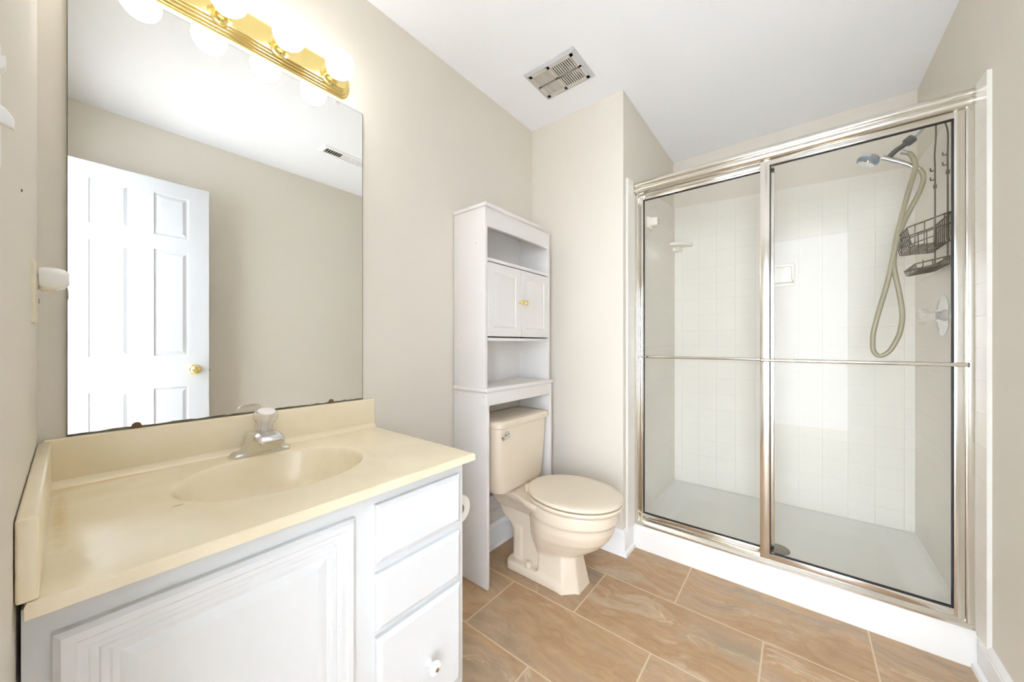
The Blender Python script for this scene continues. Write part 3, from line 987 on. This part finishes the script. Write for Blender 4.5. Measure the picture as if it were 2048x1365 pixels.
# ------------------------------------------------------------------ shower enclosure frame
TY0, TY1 = YS + 0.011, YJ - 0.011       # tile faces
en = thing('shower_enclosure_frame', 'brushed nickel track frame round the sliding shower doors', 'shower frame', (1.99, 0.11, 0.114))
hd = MB()
hp = [(1.962, 1.935), (1.956, 1.942), (1.953, 1.952), (1.956, 1.961), (1.962, 1.965), (1.956, 1.969), (1.953, 1.978), (1.956, 1.987), (1.964, 1.993), (2.02, 1.993), (2.02, 1.940), (2.016, 1.935)]
hd.poly([(x, TY0, z) for x, z in hp], (0, TY1 - TY0, 0))
hd.build('header_track', M['nickel'], en, smooth=50)
sl = MB()
spf = [(1.962, 0.1135), (1.962, 0.121), (1.966, 0.124), (1.9755, 0.138), (1.978, 0.139), (1.979, 0.130), (1.992, 0.130), (1.993, 0.142), (1.995, 0.142), (1.996, 0.128), (2.018, 0.128), (2.022, 0.1135)]
sl.poly([(x, TY0, z) for x, z in spf], (0, TY1 - TY0, 0))
sl.build('sill_track', M['nickel'], en, smooth=30)
for (ya_, yb_) in ((TY0, TY0 + 0.020), (TY1 - 0.020, TY1)):
    j = MB()
    j.box((1.967, ya_, 0.128), (2.02, yb_, 1.938), 0.002)
    j.build('wall_jamb', M['nickel'], en)
    j = MB()
    j.box((1.950, ya_, 1.932), (2.012, ya_ + 0.006 if ya_ == TY0 else yb_, 1.996), 0.002) if ya_ == TY0 else j.box((1.950, yb_ - 0.006, 1.932), (2.012, yb_, 1.996), 0.002)
    j.build('end_bracket', M['clear'], en)


def sliding_door(name, label, y0, y1, xf, z0, z1, st_l, st_r, rt, rb, bar_x, bar_out):
    """y0 < y1; st_l stile at y1 end, st_r stile at y0 end"""
    d = thing(name, label, 'shower door', (xf + 0.009, (y0 + y1) / 2, z0), 'sliding shower doors')
    th = 0.020
    for (a, b_, nm) in (((y1 - st_l, z0), (y1, z1), 'stile'), ((y0, z0), (y0 + st_r, z1), 'stile')):
        B((xf, a[0], a[1]), (xf + th, b_[0], b_[1]), 0.0015).build(nm, M['nickel'], d)
    B((xf + 0.0006, y0 + st_r - 0.001, z1 - rt), (xf + th - 0.0006, y1 - st_l + 0.001, z1 - 0.0006), 0.001).build('top_rail', M['nickel'], d)
    B((xf + 0.0006, y0 + st_r - 0.001, z0 + 0.0006), (xf + th - 0.0006, y1 - st_l + 0.001, z0 + rb), 0.001).build('bottom_rail', M['nickel'], d)
    ga, gb, gz0, gz1 = y0 + st_r, y1 - st_l, z0 + rb, z1 - rt
    g = MB()
    gk = 0.0035
    for (a, b_) in (((ga, gz0), (ga + gk, gz1)), ((gb - gk, gz0), (gb, gz1)), ((ga, gz0), (gb, gz0 + gk)), ((ga, gz1 - gk), (gb, gz1))):
        g.box((xf + 0.003, a[0], a[1]), (xf + 0.016, b_[0], b_[1]))
    g.build('gasket', M['black'], d, smooth=0)
    B((xf + 0.007, ga + 0.001, gz0 + 0.001), (xf + 0.012, gb - 0.001, gz1 - 0.001)).build('glass_pane', M['glass'], d, smooth=0)
    zb = 1.0325
    br = MB()
    br.cyl((bar_x, y0 + 0.0, zb), (bar_x, y1 - 0.006, zb), 0.0075, n=20)
    bar = br.build('towel_bar', M['nickel'], d)
    for yy in (y0 + st_r * 0.5, y1 - st_l * 0.5):
        xa, xb = (bar_x, xf + 0.001) if bar_x < xf else (xf + th - 0.001, bar_x)
        MB().box((xa, yy - 0.008, zb - 0.006), (xb, yy + 0.008, zb + 0.006), 0.0015).build('bar_bracket', M['nickel'], d)
    if not bar_out:
        MB().lathe([(0, 0), (0.0045, 0), (0.003, 0.002), (0, 0.0025)], (xf, y1 - st_l * 0.5, zb), (-1, 0, 0), 14).build('bar_bolt', M['dgrey'], d)
    if bar_out:
        for yy, s in ((y0, -1), (y1 - 0.006, 1)):
            MB().cyl((bar_x, yy, zb), (bar_x, yy + s * 0.004, zb), 0.0078, n=20).build('bar_end_cap', M['dgrey'], bar)
    return d


sliding_door('shower_door', 'outer sliding glass shower door, its towel bar facing the room', TY0 + 0.0205, 0.137, 1.969, 0.139, 1.931, 0.036, 0.026, 0.024, 0.026, 1.951, True)
sliding_door('shower_door', 'inner sliding glass shower door nearer the toilet, its towel bar inside the shower', 0.085, TY1 - 0.0205, 1.998, 0.143, 1.925, 0.016, 0.03, 0.022, 0.024, 2.040, False)

# ------------------------------------------------------------------ shower fittings
sa = thing('hand_shower', 'hand shower on a bent chrome arm above the wire caddy', 'shower head', (2.35, TY0, 2.12))
arm = MB()
arm.tube(catmull([(2.35, TY0, 2.125), (2.35, TY0 + 0.02, 2.118), (2.35, -0.424, 2.056), (2.35, -0.396, 2.022), (2.35, -0.385, 2.010)], 8), 0.0105, 16)
arm.build('shower_arm', M['chrome'], sa)
MB().lathe([(0, 0), (0.03, 0), (0.028, 0.004), (0.014, 0.008), (0, 0.008)], (2.35, TY0, 2.125), (0, 1, 0)).build('wall_flange', M['chrome'], sa)
ho = MB()
ax = Vector((0, 0.78, -0.62)).normalized()
p0 = Vector((2.35, -0.397, 2.021))
ho.lathe([(0, 0), (0.0165, 0), (0.0185, 0.003), (0.0185, 0.026), (0.016, 0.03), (0, 0.03)], p0, ax, 24, 0.03, 12)
ho.tube(catmull([p0 + ax * 0.028, p0 + ax * 0.045, p0 + ax * 0.065 + Vector((0, 0.004, 0)), p0 + ax * 0.10 + Vector((0, 0.004, -0.008))], 5), 0.0105, 14)
ho.build('holder_bracket', M['dgrey'], sa)
hh = MB()
# wand: from the hose end up through the holder to the head
hw = [(2.35, -0.408, 1.876), (2.35, -0.38, 1.905), (2.35, -0.35, 1.928), (2.35, -0.325, 1.945), (2.35, -0.30, 1.962)]
hh.tube(catmull(hw, 6), lambda t: 0.0095 + 0.004 * t, 16)
hax_ = Vector((0, 0.42, -0.9)).normalized()
hc = Vector((2.35, -0.262, 1.982))
hh.lathe([(0, 0), (0.018, 0.0), (0.033, 0.004), (0.039, 0.012), (0.0395, 0.020), (0, 0.020)], hc - hax_ * 0.004, hax_, 36)
wand = hh.build('wand', M['chrome'], sa, smooth=40)
MB().lathe([(0, 0), (0.040, 0), (0.041, 0.006), (0.038, 0.016), (0, 0.016)], hc + hax_ * 0.016, hax_, 36).build('head_ring', M['bluegrey'], wand)
MB().lathe([(0, 0), (0.034, 0), (0.031, 0.006), (0, 0.008)], hc + hax_ * 0.0322, hax_, 36, 0.02, 24).build('spray_face', M['chrome'], wand)
# hose: measured as a loop hanging in one plane across the shower
F_, TH_, Y0_ = 714.3, math.radians(38.75), 688.0


def along(px, py, x):
    """point of the plane X = x (the hose hangs about in it)"""
    u = (px - 1024) / F_
    a = math.cos(TH_) + math.sin(TH_) * u
    b = math.sin(TH_) - math.cos(TH_) * u
    t = x / a
    return (x, b * t, EYE - (py - Y0_) / F_ * t)


hz = [(365, 320), (395, 325), (413, 350), (420, 385), (408, 430), (392, 480), (360, 600), (336, 700), (325, 790), (330, 850), (345, 920), (358, 990), (362, 1050), (352, 1110), (335, 1150), (310, 1190), (285, 1210), (262, 1216), (243, 1205), (233, 1180), (234, 1120), (248, 1060), (265, 1000), (295, 900), (318, 800), (340, 705), (366, 635), (400, 565), (430, 510), (452, 455), (455, 420), (442, 398), (425, 388)]
HZ = []
for i, (a, b_) in enumerate(hz):
    t = i / (len(hz) - 1)
    xo_ = 2.352 - 0.055 * math.sin(math.pi * t) - 0.004 * t + (0.012 if 0.3 < t < 0.7 else 0.0) * math.sin(math.pi * (t - 0.3) / 0.4)
    HZ.append(along(1640 + a * 0.4543, 160 + b_ * 0.4542, xo_))
MB().tube(catmull(HZ, 6), 0.0092, 12).build('hose', M['hose'], sa, smooth=60)
for p, q in ((HZ[0], HZ[1]), (HZ[-1], HZ[-2])):
    p, q = Vector(p), Vector(q)
    dn = (q - p).normalized()
    MB().cyl(p - dn * 0.004, p + dn * 0.018, 0.0105, 0.009, 16).build('hose_nut', M['chrome'], sa)

va_ = thing('shower_valve', 'round chrome shower valve with a crystal knob on the tiled wall', 'valve', (2.31, TY0, 1.225))
MB().lathe([(0, 0), (0.086, 0), (0.086, 0.003), (0.080, 0.006), (0.055, 0.008), (0.05, 0.011), (0.032, 0.013), (0.022, 0.02), (0, 0.02)], (2.31, TY0, 1.225), (0, 1, 0), 48).build('escutcheon', M['chrome'], va_)
vk = MB().lathe([(0, 0), (0.017, 0), (0.020, 0.004), (0.020, 0.018), (0.026, 0.026), (0.031, 0.034), (0.030, 0.044), (0.024, 0.049), (0, 0.0495)], (2.31, TY0 + 0.02, 1.225), (0, 1, 0), 72, 0.04, 12)
vk.build('crystal_knob', M['crystal'], va_, smooth=25)

# wire caddy on the same wall
ca = thing('shower_caddy', 'two-tier wire shower caddy hanging on the tiled wall', 'caddy', (2.285, TY0, 1.45))
wr = 0.0028
yw = TY0 + 0.012
xl, xr = 2.37, 2.20
up_ = MB()
up_.tube(catmull([(2.285, yw + 0.004, 2.09), (2.345, yw + 0.002, 2.055), (2.357, yw, 2.01), (xl + 0.005, yw, 1.93), (xl, yw, 1.85), (xl, yw, 1.60), (xl, yw, 1.44)], 6), wr, 8)
up_.tube(catmull([(2.285, yw + 0.004, 2.09), (2.25, yw + 0.002, 2.05), (2.236, yw, 2.01), (xr, yw, 1.95), (xr, yw, 1.85), (xr, yw, 1.60), (xr, yw, 1.44)], 6), wr, 8)
for x in (xl, xr):
    for z in (1.865, 1.825):
        up_.tube(catmull([(x, yw, z), (x, yw + 0.010, z - 0.004), (x, yw + 0.013, z + 0.001), (x, yw + 0.013, z + 0.010)], 4), 0.0022, 8)
    up_.tube([(x, yw, 1.80), (x, yw, 1.785)], 0.0055, 10)
up_.build('hanger_wires', M['wire'], ca, smooth=60)
bk = MB()


def loop(x0, x1, y0, y1, z, zb=None, r=0.01):
    zb = z if zb is None else zb
    p = rrect((x0 + x1) / 2, (y0 + y1) / 2, (x1 - x0) / 2, (y1 - y0) / 2, r, z, 4)
    return [(x, y, z + (zb - z) * (y - y0) / (y1 - y0)) for x, y, _ in p]


bx0, bx1, by0_, by1_ = 2.165, 2.415, TY0 + 0.008, -0.35
bk.tube(loop(bx0, bx1, by0_, by1_, 1.625, 1.585), wr, 8, True)
bk.tube(loop(bx0 + 0.012, bx1 - 0.012, by0_, by1_ - 0.012, 1.585, 1.545), 0.0022, 8, True)
for k in range(9):
    x = bx0 + 0.015 + (bx1 - bx0 - 0.03) * k / 8
    bk.tube(catmull([(x, by1_, 1.585), (x, by1_ - 0.012, 1.52), (x, by1_ - 0.022, 1.51), (x, (by0_ + by1_) / 2, 1.512), (x, by0_ + 0.003, 1.512), (x, by0_, 1.545), (x, by0_, 1.625)], 4), 0.0018, 6)
for k in range(4):
    yy = by0_ + 0.02 + (by1_ - by0_ - 0.03) * k / 3.4
    zt = 1.625 - 0.04 * (yy - by0_) / (by1_ - by0_)
    bk.tube(catmull([(bx0, yy, zt), (bx0 + 0.008, yy, 1.53), (bx0 + 0.02, yy, 1.512), (bx1 - 0.02, yy, 1.512), (bx1 - 0.008, yy, 1.53), (bx1, yy, zt)], 4), 0.0018, 6)
bk.build('basket', M['wire'], ca, smooth=60)
so = MB()
so.tube(loop(2.185, 2.395, by0_, -0.375, 1.455, 1.435), wr, 8, True)
so.tube(loop(2.195, 2.385, by0_, -0.385, 1.425, 1.412), 0.0022, 8, True)
for k in range(9):
    x = 2.195 + 0.19 * k / 8
    so.tube([(x, -0.375, 1.435), (x, -0.383, 1.413), (x, (by0_ - 0.385) / 2, 1.418), (x, by0_, 1.425), (x, by0_, 1.455)], 0.0018, 6)
for yy in (-0.45, -0.42, -0.395):
    so.tube(catmull([(2.185, yy, 1.448), (2.197, yy, 1.42), (2.383, yy, 1.42), (2.395, yy, 1.448)], 4), 0.0018, 6)
so.build('soap_tray', M['wire'], ca, smooth=60)

# ceramic fittings
sd = thing('soap_dish', 'white ceramic soap dish set in the back shower wall', 'soap dish', (XS - 0.011, 0.08, 1.53))
xb_ = XS - 0.011


def yrect(x, y0, y1, z0, z1, r):
    return [(x, p[0], p[1]) for p in rrect((y0 + y1) / 2, (z0 + z1) / 2, (y1 - y0) / 2, (z1 - z0) / 2, r, 0, 4)]


s1 = MB()
s1.loft([yrect(xb_, 0.015, 0.155, 1.462, 1.602, 0.012), yrect(xb_ - 0.008, 0.015, 0.155, 1.462, 1.602, 0.014), yrect(xb_ - 0.013, 0.022, 0.148, 1.469, 1.595, 0.014), yrect(xb_ - 0.011, 0.032, 0.138, 1.482, 1.585, 0.014), yrect(xb_ - 0.003, 0.037, 0.133, 1.487, 1.580, 0.014)])
s1.build('recess_frame', M['ceram'], sd, smooth=40)
s2 = MB()
s2.poly([(xb_ - 0.004, 0.022, 1.476), (xb_ - 0.045, 0.03, 1.482), (xb_ - 0.05, 0.055, 1.482), (xb_ - 0.05, 0.115, 1.482), (xb_ - 0.045, 0.14, 1.482), (xb_ - 0.004, 0.148, 1.476)], (0, 0, 0.012))
s2.build('tray_lip', M['ceram'], sd, smooth=30)
cs = MB()
yc_ = TY1
cs.poly([(xb_, yc_, 1.80), (xb_ - 0.12, yc_, 1.80)] + [(xb_ - 0.12 * math.cos(math.pi / 2 * k / 8), yc_ - 0.12 * math.sin(math.pi / 2 * k / 8), 1.80) for k in range(1, 8)] + [(xb_, yc_ - 0.12, 1.80)], (0, 0, 0.018))
cs.poly([(xb_, yc_, 1.772), (xb_ - 0.05, yc_, 1.772)] + [(xb_ - 0.05 * math.cos(math.pi / 2 * k / 6), yc_ - 0.05 * math.sin(math.pi / 2 * k / 6), 1.772) for k in range(1, 6)] + [(xb_, yc_ - 0.05, 1.772)], (0, 0, 0.03))
tag(cs.build('corner_shelf', M['ceram'], origin=(xb_, yc_, 1.772), smooth=30), 'small white ceramic corner shelf high in the shower', 'shelf')
tpm = MB()
tpm.loft([[(2.2 + p[0], TY1 - d, 1.835 + p[1]) for p in rrect(0, 0, hx, hz_, 0.008, 0, 4)] for d, hx, hz_ in ((0, 0.036, 0.036), (0.008, 0.036, 0.036), (0.02, 0.026, 0.026), (0.05, 0.022, 0.024), (0.058, 0.018, 0.02))])
tag(tpm.build('ceramic_post', M['ceram'], origin=(2.2, TY1, 1.835), smooth=30), 'white ceramic towel post on the tile beside the inner shower door', 'towel post')

# ------------------------------------------------------------------ ceiling fan grille and register
fa = thing('exhaust_fan', 'aged beige exhaust fan grille on the ceiling above the toilet', 'exhaust fan', (1.53, 0.926, H))
fx0, fx1, fy0_, fy1_ = 1.417, 1.642, 0.787, 1.065
fr = MB()
fr.loft([prect(fx0, fx1, fy0_, fy1_, H), prect(fx0, fx1, fy0_, fy1_, H - 0.003), prect(fx0 + 0.014, fx1 - 0.014, fy0_ + 0.014, fy1_ - 0.014, H - 0.0105), prect(fx0 + 0.018, fx1 - 0.018, fy0_ + 0.018, fy1_ - 0.018, H - 0.0108)], cap1=False)
fr.build('grille_rim', M['fanrim'], fa, smooth=20)
gx0, gx1, gy0, gy1 = fx0 + 0.018, fx1 - 0.018, fy0_ + 0.018, fy1_ - 0.018
bars = MB()
zt, zb_ = H - 0.0092, H - 0.0112
xa_, xb2 = gx0 + 0.018, gx1 - 0.018
xmid = (xa_ + xb2) / 2
ymid = (gy0 + gy1) / 2 + 0.012
bars.box((gx0, gy0, zb_), (xa_, gy1, zt)); bars.box((xb2, gy0, zb_), (gx1, gy1, zt)); bars.box((xmid - 0.006, gy0, zb_), (xmid + 0.006, gy1, zt))
bars.box((gx0, gy0, zb_), (gx1, gy0 + 0.016, zt)); bars.box((gx0, gy1 - 0.016, zb_), (gx1, gy1, zt)); bars.box((gx0, ymid - 0.007, zb_), (gx1, ymid + 0.007, zt))
for (ya2, yb2) in ((gy0 + 0.016, ymid - 0.007), (ymid + 0.007, gy1 - 0.016)):
    nn = 10
    for k in range(nn):
        yy = ya2 + (yb2 - ya2) * (k + 0.25) / nn
        bars.box((xa_, yy, zb_), (xb2, yy + (yb2 - ya2) / nn * 0.55, zt))
bars.build('grille', M['fan'], fa, smooth=0)
B((gx0, ymid, H - 0.0075), (gx1, gy1, H - 0.0005)).build('cover_plate', M['fan'], fa, smooth=0)
B((gx0, gy0, H - 0.002), (gx1, ymid - 0.001, H - 0.0003)).build('fan_cavity_shade', M['recess_shade'], fa, smooth=0)  # dark sheet standing in for the shade above the grille
mo = MB().lathe([(0, 0), (0.04, 0), (0.04, 0.004), (0.012, 0.006), (0, 0.006)], (1.54, 0.85, H - 0.002), (0, 0, -1), 24)
mo.build('fan_motor', M['chrome'], fa)

rg_ = thing('ceiling_register', 'white slotted air register on the ceiling, seen only in the mirror', 'air vent', (1.235, 0.07, H))
rf = MB()
rf.loft([prect(1.08, 1.39, 0.022, 0.128, H), prect(1.08, 1.39, 0.022, 0.128, H - 0.003), prect(1.10, 1.37, 0.042, 0.108, H - 0.010), prect(1.102, 1.368, 0.044, 0.106, H - 0.006)], cap1=False)
rf.build('register_frame', M['wplast'], rg_, smooth=20)
B((1.10, 0.042, H - 0.002), (1.37, 0.108, H - 0.0003)).build('duct_shade', M['recess_shade'], rg_, smooth=0)  # dark sheet in place of the shade up inside the vent
for i in range(18):
    x = 1.106 + i * 0.0149
    ang = 0.004 if i < 8 else -0.004
    b_ = MB().poly([(x, 0.044, H - 0.009), (x + 0.002, 0.044, H - 0.009), (x + 0.002 + ang, 0.044, H - 0.002), (x + ang, 0.044, H - 0.002)], (0, 0.062, 0))
    b_.build('slat', M['wplast'], rg_, smooth=0)

# ------------------------------------------------------------------ things on the near wall
ou = thing('outlet', 'ivory wall outlet in the corner beside the mirror', 'outlet', (XW, 1.125, 1.205))
op = MB()
op.loft([[(XW + d, 1.125 + p[0], 1.203 + p[1]) for p in rrect(0, 0, hy, hz_, 0.004, 0, 3)] for d, hy, hz_ in ((0, 0.036, 0.0585), (0.003, 0.0355, 0.058), (0.0055, 0.032, 0.054))])
op.build('cover_plate', M['ivory'], ou, smooth=30)
for dz in (-0.0195, 0.0195):
    r_ = MB()
    r_.loft([[(XW + d, 1.125 + p[0], 1.203 + dz + p[1]) for p in rrect(0, 0, 0.0165, 0.0135, 0.008, 0, 4)] for d in (0.005, 0.0075)])
    ro = r_.build('receptacle', M['ivory'], ou, smooth=30)
    for yy in (-0.006, 0.006):
        B((XW + 0.0074, 1.125 + yy - 0.001, 1.203 + dz - 0.001), (XW + 0.0078, 1.125 + yy + 0.001, 1.203 + dz + 0.008)).build('slot_shade', M['recess_shade'], ro, smooth=0)  # dark chip painted as the shade in an opening
nl = thing('night_light', 'white plug-in night light sticking out of the ivory outlet', 'night light', (XW + 0.008, 1.125, 1.228))
nb = MB()
nb.loft([[(XW + 0.008 + d, 1.125 + p[0], zc_ + p[1]) for p in rrect(0, 0, hy, hz_, min(hy, hz_) * 0.7, 0, 5)] for d, hy, hz_, zc_ in ((0, 0.02, 0.017, 1.232), (0.006, 0.022, 0.020, 1.232), (0.02, 0.022, 0.021, 1.231), (0.030, 0.020, 0.018, 1.232), (0.036, 0.015, 0.011, 1.233))])
nb.build('shade', M['wplast'], nl, smooth=40)
B((XW + 0.0085, 1.112, 1.208), (XW + 0.028, 1.138, 1.214), 0.002).build('base', M['ivory'], nl)

sw = thing('light_switch', 'double light switch with white toggles on the wall by the doorway', 'light switch', (XW, 0.5235, 1.32))
sp2 = MB()
sp2.loft([[(XW + d, 0.5235 + p[0], 1.32 + p[1]) for p in rrect(0, 0, hy, hz_, 0.004, 0, 3)] for d, hy, hz_ in ((0, 0.044, 0.0585), (0.002, 0.0435, 0.058), (0.0035, 0.041, 0.054))])
sp2.build('cover_plate', M['wplast'], sw, smooth=30)
for (yy, zz, q) in ((0.487, 1.321, 1.0), (0.5595, 1.312, -1.0)):
    tg = MB()
    tg.loft([[(XW + d, yy + p[0], zz + dz * q + p[1]) for p in rrect(0, 0, hy, hz_, 0.002, 0, 3)] for d, hy, hz_, dz in ((0.003, 0.005, 0.0085, 0.0), (0.007, 0.0045, 0.007, 0.002), (0.0108, 0.004, 0.005, 0.006))])
    tg.build('toggle', M['wplast'], sw, smooth=30)

na = MB().lathe([(0, 0), (0.0022, 0), (0.002, 0.0012), (0, 0.0015)], (XW, 0.865, 1.325), (1, 0, 0), 12)
tag(na.build('nail', M['dgrey'], origin=(XW, 0.865, 1.325)), 'tiny dark nail head in the bare wall beside the mirror', 'nail')
